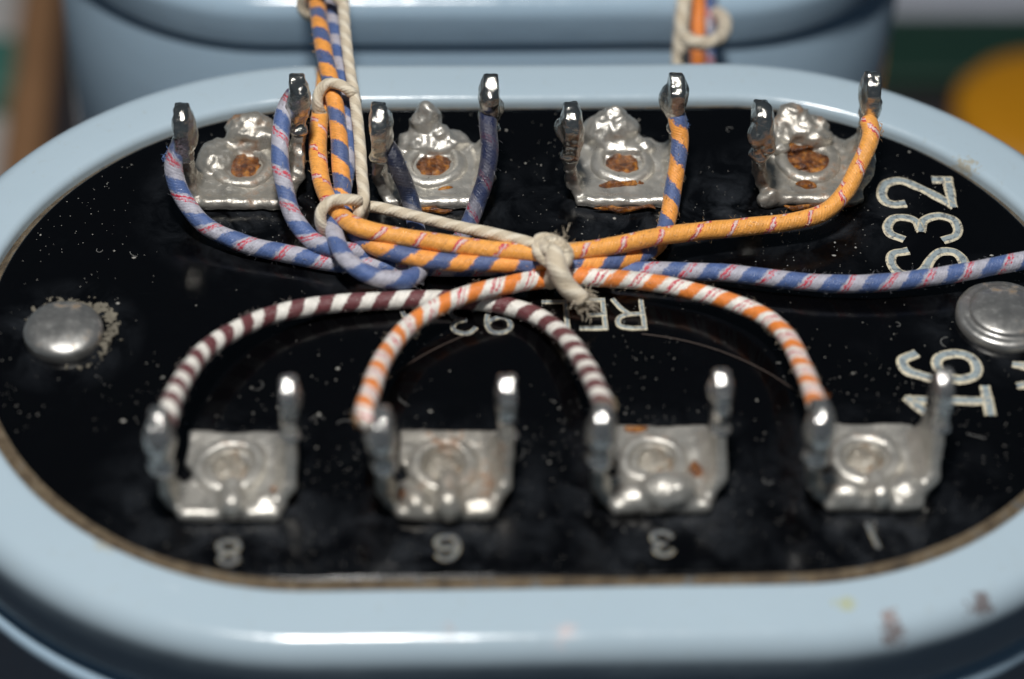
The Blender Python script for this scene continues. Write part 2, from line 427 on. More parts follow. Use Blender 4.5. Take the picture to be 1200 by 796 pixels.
GLYPH = {   # (smooth?, points) in a unit box
    '1': [(0, [(.5, 0), (.5, 1)]), (0, [(.5, 1), (.12, .86)]), (0, [(.08, 0), (.92, 0)])],
    'I': [(0, [(.5, 0), (.5, 1)])],
    '2': [(1, [(.02, .74), (.0, .84), (.12, .97), (.45, 1), (.85, .9), (.95, .7), (.75, .48), (.35, .2), (.03, .02)]), (0, [(.03, .0), (1, .0)]), (0, [(1, 0), (1, .17)])],
    '3': [(1, [(.02, .84), (.2, .97), (.5, 1), (.85, .9), (.92, .74), (.75, .58), (.42, .53)]), (1, [(.42, .53), (.8, .46), (1, .25), (.85, .05), (.5, 0), (.15, .05), (.0, .2)])],
    'S': [(1, [(.95, .8), (.85, .95), (.5, 1), (.12, .93), (.03, .75), (.2, .59), (.6, .46), (.95, .3), (.95, .1), (.6, 0), (.2, .03), (.02, .2)])],
    '6': [(1, [(.9, .84), (.7, .99), (.35, .95), (.08, .65), (.03, .3), (.2, .04), (.55, 0), (.9, .1), (.97, .3), (.8, .5), (.5, .53), (.15, .42), (.05, .3)])],
    '9': [(1, [(.1, .16), (.3, .01), (.65, .05), (.92, .35), (.97, .7), (.8, .96), (.45, 1), (.1, .9), (.03, .7), (.2, .5), (.5, .47), (.85, .58), (.95, .7)])],
    '8': [(1, [(.5, .53), (.15, .65), (.1, .85), (.5, 1), (.9, .85), (.85, .65), (.5, .53), (.08, .38), (.05, .12), (.5, 0), (.95, .12), (.92, .38), (.5, .53)])],
    'R': [(0, [(0, 0), (0, 1)]), (1, [(0, 1), (.5, 1), (.88, .9), (.9, .66), (.6, .52), (.0, .5)]), (1, [(.5, .5), (.75, .3), (1, 0)])],
    'E': [(0, [(0, 0), (0, 1)]), (0, [(0, 1), (1, 1)]), (0, [(0, .52), (.65, .54)]), (0, [(0, 0), (.9, 0)])],
    'L': [(0, [(0, 1), (0, 0)]), (0, [(0, 0), (.9, 0)])],
    'A': [(0, [(0, 0), (.5, 1)]), (0, [(.5, 1), (1, 0)]), (0, [(.2, .3), (.8, .3)])],
    'M': [(0, [(0, 0), (0, 1)]), (0, [(0, 1), (.5, .4)]), (0, [(.5, .4), (1, 1)]), (0, [(1, 1), (1, 0)])],
}
def letter(ch, px, py, rot, gw, gh, sw, mat=None):
    c = at(px, py, 0.0); c.z = 0
    verts, faces, uvs = [], [], []
    for si, (sm, pts) in enumerate(GLYPH[ch]):
        P = [Vector(((x - .5) * gw, (y - .5) * gh, 0)) for x, y in pts]
        P = catmull(P, .012) if sm else catmull([P[0]] + [P[0].lerp(P[-1], k / 6) for k in range(1, 6)] + [P[-1]], .02)
        # carry the ends a little further so corners close
        P[0] = P[0] + (P[0] - P[1]).normalized() * sw * .42; P[-1] = P[-1] + (P[-1] - P[-2]).normalized() * sw * .42
        R_ = Matrix.Rotation(rot, 3, 'Z'); base = len(verts); OFF = (-1, -.72, 0, .72, 1); ZZ = (.0012, .008, .0045, .008, .0012)
        for i, p in enumerate(P):
            tdir = (P[min(i + 1, len(P) - 1)] - P[max(i - 1, 0)]).normalized(); nrm = Vector((-tdir.y, tdir.x, 0))
            for o, zz in zip(OFF, ZZ):
                ww = sw * .5 * (1 + .22 * noise.noise(Vector((p.x * 14, p.y * 14, px * .1 + o))))
                q = R_ @ (p + nrm * o * ww); verts.append((c.x + q.x, c.y + q.y, .0012 + zz + si * .0007))
        for i in range(len(P) - 1):
            for k in range(4):
                a = base + i * 5 + k
                faces.append((a, a + 5, a + 6, a + 1)[::-1]); uvs.append([(OFF[k], i), (OFF[k], i + 1), (OFF[k + 1], i + 1), (OFF[k + 1], i)][::-1])
    return on_plate(mesh_obj('letter', verts, faces, mat or M_TEXT, None, uvs))
UP = math.pi / 2 - .035
letter('2', 1073, 226, UP, .20, .365, .058); letter('3', 1081, 267, UP, .18, .37, .055); letter('S', 1087, 309, UP, .19, .375, .057)
letter('6', 1101, 430, UP, .19, .37, .06); letter('1', 1112, 470, UP, .18, .38, .058)
letter('M', 1231, 441, UP, .14, .32, .045)
FL = math.pi + .01
for ch, px, py, gw in (('R', 737, 369, .14), ('E', 694, 369, .12), ('L', 650, 371, .12), ('9', 584, 374, .125), ('3', 542, 375, .12), ('A', 486, 378, .14)):
    letter(ch, px, py, FL, gw, .20, .028, M_TEXT if ch in 'REL' else M_TEXT3)
for ch, px, py, gw in (('8', 268, 648, .11), ('6', 524, 643, .12), ('3', 776, 638, .10), ('I', 1023, 629, .1)):
    letter(ch, px, py, FL + (.22 if ch == 'I' else 0), gw * .88, .135, .025, M_TEXT2)

# ------------------------------------------------------------------ terminal lugs
M_TIN = tin('tinned_brass', (.53, .51, .465), .38, .66, (.22, .46), .26)
M_TIN_OLD = tin('oxidised_tin', (.46, .435, .385), .45, .64, (.24, .48), .32)
M_SOLDER = tin('bright_solder', (.58, .56, .51), .33, .97, (.09, .24), .35, (.16, .09, .035))
M_SOLDER2 = tin('dull_solder', (.60, .59, .57), .24, .88, (.12, .30), .22, (.16, .09, .035))
M_ROSIN = rosin()
M_FILL = tin('stained_solder_fill', (.34, .31, .26), .50, .6, (.25, .55), .6, (.20, .10, .035))
def lathe(bm, prof, n=40, c=(0, 0, 0)):
    rings = []
    for r, z in prof:
        rings.append([bm.verts.new((c[0] + r * math.cos(2 * math.pi * i / n), c[1] + r * math.sin(2 * math.pi * i / n), c[2] + z)) for i in range(n)])
    for a, b in zip(rings, rings[1:]):
        for i in range(n): bm.faces.new((a[i], a[(i + 1) % n], b[(i + 1) % n], b[i]))
    bm.faces.new(rings[-1])
def prism_z(bm, pts, z0, z1):
    a = [bm.verts.new((px, py, z0)) for px, py in pts]; b = [bm.verts.new((px, py, z1)) for px, py in pts]; n = len(pts)
    bm.faces.new(a[::-1]); bm.faces.new(b)
    for i in range(n): bm.faces.new([a[i], a[(i + 1) % n], b[(i + 1) % n], b[i]])
def slab(bm, quad, th):
    """a bent-up sheet: four corners and a thickness"""
    q = [Vector(v) for v in quad]; nrm = (q[1] - q[0]).cross(q[3] - q[0]).normalized() * th / 2
    a = [bm.verts.new(v - nrm) for v in q]; b = [bm.verts.new(v + nrm) for v in q]
    bm.faces.new(a[::-1]); bm.faces.new(b)
    for i in range(4): bm.faces.new([a[i], a[(i + 1) % 4], b[(i + 1) % 4], b[i]])
def rod(bm, a, b, ra, rb, n=7):
    a, b = Vector(a), Vector(b)
    for k in range(n):
        t = k / (n - 1); add_ball(bm, a.lerp(b, t), ra + (rb - ra) * t)
def lug(x, y, row, seed, blobs, base_mat, leanL=0.0, leanR=0.0, hL=.60, hR=.62, nL=2, nR=2, rosin_spec=(), fill=None, eye=(0, 0, 1)):
    rnd = random.Random(seed)
    yb0, yb1 = (-.30, .22) if row == 'back' else (-.29, .24)
    tk = .045 if row == 'back' else .046
    xl, xr = -.29, .29; yl = yb0 + .06; yc = yb0 + .30
    # one folded sheet: flat base, left stem and right wing bent up from it
    bm = bmesh.new()
    if row == 'back': pts = [(-.27, yb0), (.27, yb0 + .01), (.27, .14), (.17, .22), (-.16, .22), (-.24, .10), (-.27, -.02)]
    else: pts = [(-.24, yb0 + .03), (-.15, yb0), (.17, yb0), (.27, yb0 + .07), (.27, yb1 - .01), (-.20, yb1), (-.21, .04), (-.15, -.03), (-.22, -.10)]
    prism_z(bm, pts, .002, .052)
    slab(bm, [(xl + .05, yl - .02, .025), (xl + .05, yl + .17, .025), (xl - .005, yl + .15, .13), (xl - .005, yl + .0, .13)], .055)
    slab(bm, [(xl, yl, .10), (xl, yl + .15, .10), (xl + leanL * .35, yl + .15, .40), (xl + leanL * .35, yl + .02, .40)], .06)
    slab(bm, [(xr - .07, yb0 + .03, .025), (xr - .07, yc + .16, .025), (xr, yc + .15, .12), (xr, yb0 + .10, .12)], .055)
    slab(bm, [(xr, yb0 + .09, .09), (xr, yc + .15, .09), (xr + leanR * .3, yc + .11, .40), (xr + leanR * .3, yc - .04, .40)], .058)
    rod(bm, (-.20, yb0 + .02, .034), (.21, yb0 + .02, .034), .034, .038, 24)          # rolled front edge
    for (bx_, by_, bz_, rx_, ry_, rz_) in blobs: add_ball(bm, (bx_, by_, bz_), (rx_, ry_, rz_))
    base = bm_obj('terminal_lug', remeshed(bm, .0125, 5, .011 if row == 'back' else .009, 7, seed, .006 if row == 'back' else .003, 22, .034 if row == 'back' else .008), base_mat)
    base.location = (x, y, 0); to_can(base)
    # eyelet, a little out of true
    bm = bmesh.new(); lathe(bm, [(.178, .045), (.175, .062), (.158, .077), (.136, .083), (.116, .078), (.104, .062), (.098, .048), (.092, .03)], 40)
    for v in bm.verts:
        v.co.x *= eye[2]; v.co += Vector((1, 1, .5)) * .020 * noise.noise(v.co * 6 + Vector((seed, 0, 0)))
    e = bm_obj('eyelet', bm, base_mat, base); e.location = (eye[0], eye[1], 0)
    bm = bmesh.new(); add_ball(bm, (eye[0], eye[1], .042), (.094, .094, .03)); add_ball(bm, (eye[0] + .02, eye[1] - .03, .052), (.05, .04, .026)); add_ball(bm, (eye[0] - .035, eye[1] + .03, .05), (.04, .045, .024))
    for v in bm.verts: v.co += Vector((1, 1, .5)) * .020 * noise.noise(v.co * 24 + Vector((seed, 5, 0)))
    bm_obj('rosin', bm, fill or M_ROSIN, base)
    for (rx, ry, rz, sx, sy) in rosin_spec:
        bm = bmesh.new(); add_ball(bm, (rx, ry, rz), (sx, sy, .014))
        for v in bm.verts: v.co += Vector((1, 1, .25)) * .030 * noise.noise(v.co * 13 + Vector((seed, 9, rx)))
        bm_obj('rosin', bm, M_ROSIN, base)
    hm = M_SOLDER if row == 'back' else M_SOLDER2
    # left tag head, hanging forward over its stem
    bm = bmesh.new(); h = hL; lx = xl + leanL * .45
    add_prism_x(bm, [(yl - .04, h - .27), (yl + .17, h - .29), (yl + .19, h - .12), (yl + .14, h - .03), (yl + .07, h - .005), (yl + .0, h - .03), (yl - .05, h - .10)], lx - tk * .85, lx + tk * .85, leanL * .4, h)
    add_ball(bm, (lx + .008, yl + .06, h - .125), (tk * 1.35, .11, .125))
    if row == 'back':
        add_ball(bm, (lx + .015, yl + .06, h - .19), (.062, .095, .10))
        for k in range(nL): add_ball(bm, (lx + rnd.uniform(-.045, .05), yl + rnd.uniform(-.02, .1), h - rnd.uniform(.12, .30)), (rnd.uniform(.03, .05), rnd.uniform(.04, .07), rnd.uniform(.03, .07)))
        add_ball(bm, (lx, yl - .005, h - .28), (.058, .05, .034))
    else:
        add_ball(bm, (lx, yl + .04, h - .15), (.078, .10, .125)); add_ball(bm, (lx + rnd.uniform(-.02, .02), yl - .0, h - .27), (.066, .07, .06))
    bm_obj('tag', remeshed(bm, .0105, 4, .006, 12, seed + 11, .005, 34), hm, base)
    # right tag head, narrow and upright
    bm = bmesh.new(); h = hR; rx0 = xr + leanR * .45
    add_prism_x(bm, [(yc - .05, h - .27), (yc + .13, h - .29), (yc + .15, h - .12), (yc + .10, h - .03), (yc + .05, h - .005), (yc - .01, h - .03), (yc - .055, h - .08)], rx0 - tk * .85, rx0 + tk * .85, leanR * .4, h)
    add_ball(bm, (rx0 + (.01 if seed % 2 else -.01), yc + .04, h - .13), (tk * (1.25 if row == 'back' else 1.06), .095, .12))
    if row == 'back': add_ball(bm, (rx0 + rnd.uniform(-.02, .02), yc + .01, h - .19), (.058, .075, .09))
    for k in range(nR): add_ball(bm, (rx0 + rnd.uniform(-.03, .03), yc + rnd.uniform(-.03, .08), h - rnd.uniform(.10, .28)), (rnd.uniform(.045, .06), rnd.uniform(.05, .08), rnd.uniform(.05, .11)))
    add_ball(bm, (rx0 - leanR * .1, yc - .045, h - .285), (.056, .05, .032))
    bm_obj('tag', remeshed(bm, .0105, 4, .006, 12, seed + 23, .005, 34), hm, base)
    return base
B = LUGB; F = LUGF
lug(*B[0], 'back', 1, [(.06, .17, .085, .16, .09, .08), (.03, .23, .11, .14, .07, .09), (.14, .15, .11, .05, .05, .05), (-.14, .06, .06, .10, .13, .05)], M_TIN_OLD, nL=1, nR=4)
lug(*B[1], 'back', 2, [(-.04, .23, .14, .085, .07, .13), (.04, .17, .11, .065, .05, .05), (.10, .14, .09, .05, .045, .04), (.0, .17, .07, .20, .10, .055)], M_TIN, nL=2, nR=3, rosin_spec=[(.05, -.20, .05, .035, .016), (-.03, -.33, .03, .13, .014)])
lug(*B[2], 'back', 3, [(-.05, .20, .10, .16, .10, .10), (-.04, .25, .16, .075, .06, .08), (-.09, .13, .09, .05, .05, .045), (.02, .12, .07, .17, .07, .04)], M_TIN, leanL=-.04, leanR=-.08, nL=3, nR=2, rosin_spec=[(-.03, -.17, .058, .10, .026), (.07, -.14, .055, .05, .018), (-.01, -.33, .03, .17, .013)])
lug(*B[3], 'back', 4, [(-.03, .20, .10, .17, .09, .10), (-.06, .25, .15, .09, .06, .08), (.06, .13, .09, .09, .06, .05), (-.14, .08, .09, .05, .06, .04), (-.24, -.29, .05, .06, .04, .06)], M_TIN_OLD, leanL=-.05, nL=7, nR=3, rosin_spec=[(-.06, .0, .066, .10, .085), (.04, -.03, .066, .075, .07), (-.04, .075, .085, .07, .03), (-.03, -.19, .055, .065, .024), (.02, -.33, .03, .19, .014)])
lug(*F[0], 'front', 5, [(.02, -.25, .07, .065, .075, .075), (.01, -.17, .07, .06, .10, .04), (.17, -.22, .05, .07, .06, .045)], M_TIN, hR=.59, nR=0, fill=M_FILL, rosin_spec=[(.21, -.16, .06, .02, .03)])
lug(*F[1], 'front', 6, [(.02, -.27, .085, .07, .07, .085), (.02, -.16, .085, .06, .11, .05), (-.13, -.22, .06, .06, .07, .05), (.16, -.24, .05, .10, .04, .04)], M_TIN_OLD, hR=.59, nR=0, fill=M_FILL, rosin_spec=[(-.19, -.18, .05, .03, .05)])
lug(*F[2], 'front', 7, [(.04, -.22, .085, .14, .10, .09), (-.10, -.22, .055, .11, .08, .05), (.08, -.24, .09, .08, .07, .08)], M_TIN, leanR=-.02, hR=.59, nR=2, fill=M_FILL, rosin_spec=[(.19, -.06, .055, .03, .055), (-.08, .2, .055, .06, .015)])
lug(*F[3], 'front', 8, [(.03, -.26, .075, .06, .065, .08), (.03, -.17, .07, .06, .09, .04), (-.12, -.23, .065, .10, .07, .06), (.17, -.20, .06, .09, .09, .055)], M_TIN, leanR=.06, hR=.59, nR=0, fill=M_FILL, eye=(.0, .0, 1.0))

# ------------------------------------------------------------------ rivets in the plate
M_RIV = tin('worn_steel_rivet', (.38, .375, .36), .42, .8, (.28, .45), .09, (.22, .13, .05))
def rivet(p, dome, flange, h, s):
    bm = bmesh.new()
    if flange: prof = [(flange, .0), (flange, .03), (flange - .015, .045), (dome + .03, .05), (dome + .005, .045), (dome, .06)]
    else: prof = [(dome, .0), (dome, .035)]
    for k in range(1, 9):
        a = k / 8 * math.pi / 2
        prof.append((max(.004, dome * math.cos(a) ** .8 if k < 8 else .004), (.06 if flange else .035) + h * math.sin(a)))
    lathe(bm, prof, 48)
    for v in bm.verts: v.co += Vector((.4, .4, 1)) * .006 * noise.noise(v.co * 8 + Vector((s, 0, 0)))
    o = bm_obj('rivet', bm, M_RIV); o.location = (p.x, p.y, 0); to_can(o)
    return o
r1 = rivet(rv1, .195, 0, .055, 3)
r2 = rivet(rv2, .178, .245, .028, 9)
# crust broken away beside the left rivet
cv, cf = [], []; NA, NR = 240, 12
for i in range(NA + 1):
    a = -2.8 + 6.2 * i / NA
    for k in range(NR + 1):
        rr = .196 + .085 * k / NR + .02 * noise.noise(Vector((i * .3, k * .3, 1)))
        cv.append((rr * math.cos(a), rr * math.sin(a), .002 + .012 * max(0, noise.noise(Vector((rr * 30 * math.cos(a), rr * 30 * math.sin(a), 7))) + .35)))
for i in range(NA):
    for k in range(NR):
        a = -2.8 + 6.2 * i / NA; wd = .16 + .86 * math.cos(a - .6)
        q = noise.noise(Vector((i * .22, k * .33, 3))) + .5 * noise.noise(Vector((i * .6, k * .7, 5)))
        mid = (k + .5) / NR
        if q + .75 * wd - 1.7 * abs(mid - .5 - .22 * math.sin(i * .11)) > .22:
            b = i * (NR + 1) + k; cf.append((b, b + NR + 1, b + NR + 2, b + 1)[::-1])
cr = mesh_obj('crust', cv, cf, plain('chalky_crust', (.15, .135, .105), .9, 10, .9), smooth=False)
so_ = cr.modifiers.new('thick', 'SOLIDIFY'); so_.thickness = .004; so_.offset = -1
cr.parent = r1

# ------------------------------------------------------------------ wires
def tube(name, pts, r, mat, parent=None, step=.022, n=14, world=False, rvar=.08, flat=1.0):
    P = catmull(pts, step); verts, faces, uvs = [], [], []; sd0 = Vector((len(P) * .37, r * 90, 0))
    t0 = (P[1] - P[0]).normalized(); up = Vector((0, 0, 1)) if abs(t0.z) < .9 else Vector((0, 1, 0))
    nn = (up - t0 * up.dot(t0)).normalized(); L = 0.0; ls = []
    for i, p in enumerate(P):
        tt = (P[min(i + 1, len(P) - 1)] - P[max(i - 1, 0)]).normalized()
        nn = (nn - tt * nn.dot(tt)).normalized(); bb = tt.cross(nn)
        if i: L += (p - P[i - 1]).length
        ls.append(L)
        for k in range(n):
            a = 2 * math.pi * k / n
            rr = r * (1 + rvar * noise.noise(p * 7 + Vector((math.cos(a), math.sin(a), 0)) * .6 + sd0) + rvar * .6 * noise.noise(p * 2.5 + sd0))
            if i in (0, len(P) - 1): rr *= .72
            verts.append(p + (nn * math.cos(a) + bb * math.sin(a) * flat) * rr)
    for i in range(len(P) - 1):
        for k in range(n):
            k2 = (k + 1) % n
            faces.append((i * n + k, i * n + k2, (i + 1) * n + k2, (i + 1) * n + k))
            uvs.append([(ls[i], k / n), (ls[i], (k + 1) / n), (ls[i + 1], (k + 1) / n), (ls[i + 1], k / n)])
    faces.append(list(range(n))[::-1]); uvs.append([(0, 0)] * n)
    faces.append([(len(P) - 1) * n + k for k in range(n)]); uvs.append([(L, 0)] * n)
    return mesh_obj(name, verts, faces, mat, parent, uvs), L
def path(a): return [at(*p) for p in a]

BLUE, LAV, RED, WHT = (.085, .145, .34), (.47, .465, .54), (.62, .03, .07), (.90, .87, .80)
ORG, ORG2, BRN = (.95, .42, .085), (.88, .26, .045), (.155, .045, .05)
PINK = (.80, .60, .55)
blr = [(0, BLUE), (.40, BLUE), (.45, LAV), (.96, LAV), (1, BLUE)]; TBL = ((.50, .57), (.62, .66))
bl = [(0, BLUE), (.48, BLUE), (.53, LAV), (.95, LAV), (1, BLUE)]
OBB = (.085, .13, .29); OBO = (.93, .38, .075)
ob = [(0, OBB), (.45, OBB), (.50, OBO), (.95, OBO), (1, OBB)]
ot = [(0, ORG), (.83, ORG), (.85, PINK), (.93, PINK), (.95, ORG), (1, ORG)]; TOT = ((.80, .85), (.92, .96))
owr = [(0, ORG2), (.36, ORG2), (.41, WHT), (.95, WHT), (1, ORG2)]; TOW = ((.64, .71), (.80, .84))
bw = [(0, BRN), (.49, BRN), (.53, WHT), (.96, WHT), (1, BRN)]
DKB = (.012, .014, .03)
RW = .0465
def wire(pts, mat, label, group=None, r=RW, fuzz=(.42, .42, .46)):
    o, L = tube('wire', path(pts), r, M_DARK)
    o.data.materials[0] = mat(L)
    tag(o, label, 'wire', group)
    P = catmull(path(pts), .02); rf = random.Random(len(P)); fv, ff = [], []
    for i in range(int(L * 85)):
        k = rf.randrange(1, len(P) - 1); tt = (P[k + 1] - P[k]).normalized()
        rd = Vector((rf.uniform(-1, 1), rf.uniform(-1, 1), rf.uniform(-1, 1))); rd = (rd - tt * rd.dot(tt)).normalized()
        p0 = P[k] + rd * r * .97; d1 = (rd * rf.uniform(.25, .9) + tt * rf.uniform(-1, 1)).normalized() * rf.uniform(.012, .034)
        sd = d1.cross(rd).normalized() * .0011; b = len(fv)
        mid = p0 + d1 * .6 + rd * rf.uniform(-.004, .006)
        fv += [p0 + sd, p0 - sd, p0 + rd * .001, mid + sd, mid - sd, mid + rd * .001, p0 + d1]
        ff += [(b, b + 1, b + 4, b + 3), (b + 1, b + 2, b + 5, b + 4), (b + 2, b, b + 3, b + 5), (b + 3, b + 4, b + 6), (b + 4, b + 5, b + 6), (b + 5, b + 3, b + 6)]
    f = mesh_obj('fuzz', fv, ff, plain('cotton_fuzz', fuzz, .8, 30, .3), o)
    f['kind'] = 'stuff'
    return o, L
# left lug -> under the bundle -> off to the right
W1 = [(214, 165, .38), (206, 180, .35), (203, 198, .30), (213, 229, .20), (238, 262, .11), (290, 287, .065), (340, 298, .052), (395, 309, .05), (450, 312, .05), (540, 314, .05), (620, 314, .05), (690, 316, .05), (735, 317, .055), (800, 318, .07), (860, 321, .08), (920, 328, .08), (985, 333, .08), (1050, 330, .09), (1110, 322, .10), (1160, 313, .12), (1215, 302, .13), (1290, 284, .15)]
wire(W1, lambda L: cotton('blue_slate_red_cotton', blr, .205, 1.0, [(.0, .2, (.05, .05, .07))], ticks=TBL), 'blue, lilac and red wire from leftmost rear lug running out at the right edge')
W2 = [(346, 108, .44), (337, 122, .44), (331, 142, .42), (328, 185, .34), (334, 222, .25), (346, 258, .16), (370, 284, .12), (400, 293, .12), (440, 299, .06), (500, 299, .05), (535, 285, .05), (552, 258, .06), (560, 235, .12), (570, 205, .22), (574, 175, .31), (572, 145, .39), (572, 130, .42)]
wire(W2, lambda L: cotton('blue_slate_red_cotton_dark', blr, .20, 1.0, [(.0, .16, (.10, .02, .02)), (L - .35, L - 1.05, (.010, .013, .045))], ticks=TBL), 'blue, lilac and red wire from the tag beside the bundle to the second rear lug')
W5 = [(352, -130, -.1), (376, -55, .08), (388, 0, .18), (394, 45, .24), (402, 90, .25), (407, 130, .21), (408, 175, .17), (403, 215, .15), (394, 250, .15), (393, 278, .17), (406, 304, .17), (430, 321, .15), (460, 328, .13), (482, 326, .10), (494, 314, .06), (492, 292, .05), (487, 262, .06), (480, 232, .13), (470, 205, .24), (460, 182, .32), (449, 166, .36)]
wire(W5, lambda L: cotton('blue_slate_cotton', bl, .21, 1.0, [(L - .30, L - .62, (.006, .007, .018))], seed=.2), 'blue and lilac striped wire looping back under the bundle to the second rear lug')
W6 = [(346, -130, .02), (368, -55, .10), (380, 0, .14), (384, 50, .18), (380, 100, .20), (374, 145, .19), (373, 185, .17), (379, 220, .16), (392, 245, .18), (415, 264, .22), (460, 276, .21), (520, 285, .205), (580, 293, .20), (640, 297, .20), (700, 291, .195), (780, 276, .17), (860, 267, .14), (920, 261, .14), (965, 249, .16), (990, 226, .20), (1006, 196, .27), (1017, 172, .33), (1021, 155, .37), (1016, 138, .40)]
wire(W6, lambda L: cotton('orange_red_tick_cotton', ot, .205, .8, seed=.1, ticks=TOT), 'orange wire with red ticks curving up to the far right rear lug', fuzz=(.8, .5, .25))
W7 = [(337, -130, -.02), (360, -55, .12), (371, 0, .24), (377, 45, .30), (386, 90, .31), (394, 130, .27), (398, 175, .22), (401, 215, .17), (404, 248, .14), (420, 277, .14), (462, 296, .145), (520, 307, .145), (580, 309, .145), (640, 310, .145), (700, 309, .125), (745, 302, .08), (772, 285, .055), (783, 255, .07), (789, 220, .14), (795, 185, .24), (797, 160, .31), (794, 141, .38), (792, 128, .42)]
wire(W7, lambda L: cotton('orange_blue_cotton', ob, .215, 1.0, seed=.4), 'orange and blue striped wire from the bundle to the third rear lug', fuzz=(.7, .45, .25))
W9 = [(450, 502, .42), (438, 500, .44), (429, 489, .46), (436, 454, .37), (455, 412, .24), (490, 374, .16), (540, 348, .15), (590, 335, .14), (640, 327, .10), (690, 325, .115), (760, 331, .11), (830, 346, .11), (885, 365, .14), (918, 390, .19), (938, 425, .28), (953, 462, .40), (960, 484, .45)]
wire(W9, lambda L: cotton('orange_white_red_cotton', owr, .19, 1.0, [(.0, .09, (.3, .25, .2))], seed=.3, ticks=TOW), 'orange, white and red striped wire arching between the second and rightmost front lugs', fuzz=(.8, .65, .5))
W10 = [(194, 500, .46), (197, 484, .44), (214, 446, .33), (247, 406, .21), (305, 374, .12), (370, 359, .075), (440, 353, .055), (510, 351, .05), (575, 355, .052), (625, 369, .075), (660, 393, .14), (683, 424, .24), (700, 456, .36), (708, 480, .43), (706, 492, .46)]
wire(W10, lambda L: cotton('maroon_white_cotton', bw, .152, 1.0, [(L, L - .16, (.25, .17, .08))]), 'maroon and white striped wire arching between the leftmost and third front lugs', fuzz=(.7, .6, .55))

# ------------------------------------------------------------------ lacing cord
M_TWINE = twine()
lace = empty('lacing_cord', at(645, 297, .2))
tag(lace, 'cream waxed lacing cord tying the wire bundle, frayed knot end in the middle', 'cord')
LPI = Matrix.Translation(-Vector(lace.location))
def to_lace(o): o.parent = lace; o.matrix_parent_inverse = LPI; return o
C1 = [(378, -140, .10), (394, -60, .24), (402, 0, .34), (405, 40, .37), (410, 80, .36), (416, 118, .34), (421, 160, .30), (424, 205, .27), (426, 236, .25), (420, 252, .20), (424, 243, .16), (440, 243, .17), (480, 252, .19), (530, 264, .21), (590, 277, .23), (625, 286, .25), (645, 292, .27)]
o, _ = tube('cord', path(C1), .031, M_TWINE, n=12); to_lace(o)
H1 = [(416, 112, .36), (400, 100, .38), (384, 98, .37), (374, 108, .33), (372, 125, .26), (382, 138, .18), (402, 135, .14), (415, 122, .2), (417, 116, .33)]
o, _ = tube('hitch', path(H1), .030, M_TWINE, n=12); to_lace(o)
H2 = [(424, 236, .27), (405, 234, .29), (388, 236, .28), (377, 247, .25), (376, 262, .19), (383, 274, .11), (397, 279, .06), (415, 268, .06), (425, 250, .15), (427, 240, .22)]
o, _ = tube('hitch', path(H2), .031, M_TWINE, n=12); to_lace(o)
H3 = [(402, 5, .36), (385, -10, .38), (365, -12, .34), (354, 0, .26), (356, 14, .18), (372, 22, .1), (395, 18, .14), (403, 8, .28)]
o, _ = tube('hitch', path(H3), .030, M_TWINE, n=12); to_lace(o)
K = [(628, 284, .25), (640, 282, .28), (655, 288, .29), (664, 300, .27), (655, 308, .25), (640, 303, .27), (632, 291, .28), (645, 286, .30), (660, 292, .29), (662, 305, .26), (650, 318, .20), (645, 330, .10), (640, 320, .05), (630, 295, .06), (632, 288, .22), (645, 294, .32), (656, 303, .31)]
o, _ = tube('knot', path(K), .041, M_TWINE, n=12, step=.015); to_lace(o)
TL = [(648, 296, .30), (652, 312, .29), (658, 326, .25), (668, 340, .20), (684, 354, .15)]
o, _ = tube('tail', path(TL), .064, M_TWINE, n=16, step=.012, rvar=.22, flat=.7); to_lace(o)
# loose fibres at the cut end and round the knot
def fibres(name, c, d, n, ln, spread, mat, r=.0035):
    vs_, fs_ = [], []; rnd = random.Random(n * 13 + int(c.x * 100))
    for i in range(n):
        p = c + Vector((rnd.uniform(-1, 1), rnd.uniform(-1, 1), rnd.uniform(-1, 1))) * spread
        v = (d + Vector((rnd.uniform(-1, 1), rnd.uniform(-1, 1), rnd.uniform(-1, 1))) * .8).normalized() * ln * rnd.uniform(.5, 1.2)
        side = v.cross(Vector((.3, .2, 1))).normalized() * r; s2 = v.cross(side).normalized() * r
        bend = Vector((rnd.uniform(-1, 1), rnd.uniform(-1, 1), rnd.uniform(-.5, 1))) * ln * .25
        b = len(vs_)
        for f, q in ((0, p), (.6, p + v * .55 + bend), (1, p + v)):
            k = 1 - .6 * f
            vs_ += [q + side * k, q + s2 * k, q - side * k * .5 - s2 * k * .5]
        for a in (0, 3):
            for e in range(3):
                fs_.append((b + a + e, b + a + (e + 1) % 3, b + a + 3 + (e + 1) % 3, b + a + 3 + e))
    return mesh_obj(name, vs_, fs_, mat)
to_lace(tag(fibres('frayed_fibres', at(684, 353, .15), at(690, 362, .13) - at(684, 353, .15), 110, .05, .05, M_TWINE), kind='stuff'))
to_lace(tag(fibres('frayed_fibres', at(652, 290, .31), Vector((.3, .6, .5)), 45, .06, .06, M_TWINE, .003), kind='stuff'))

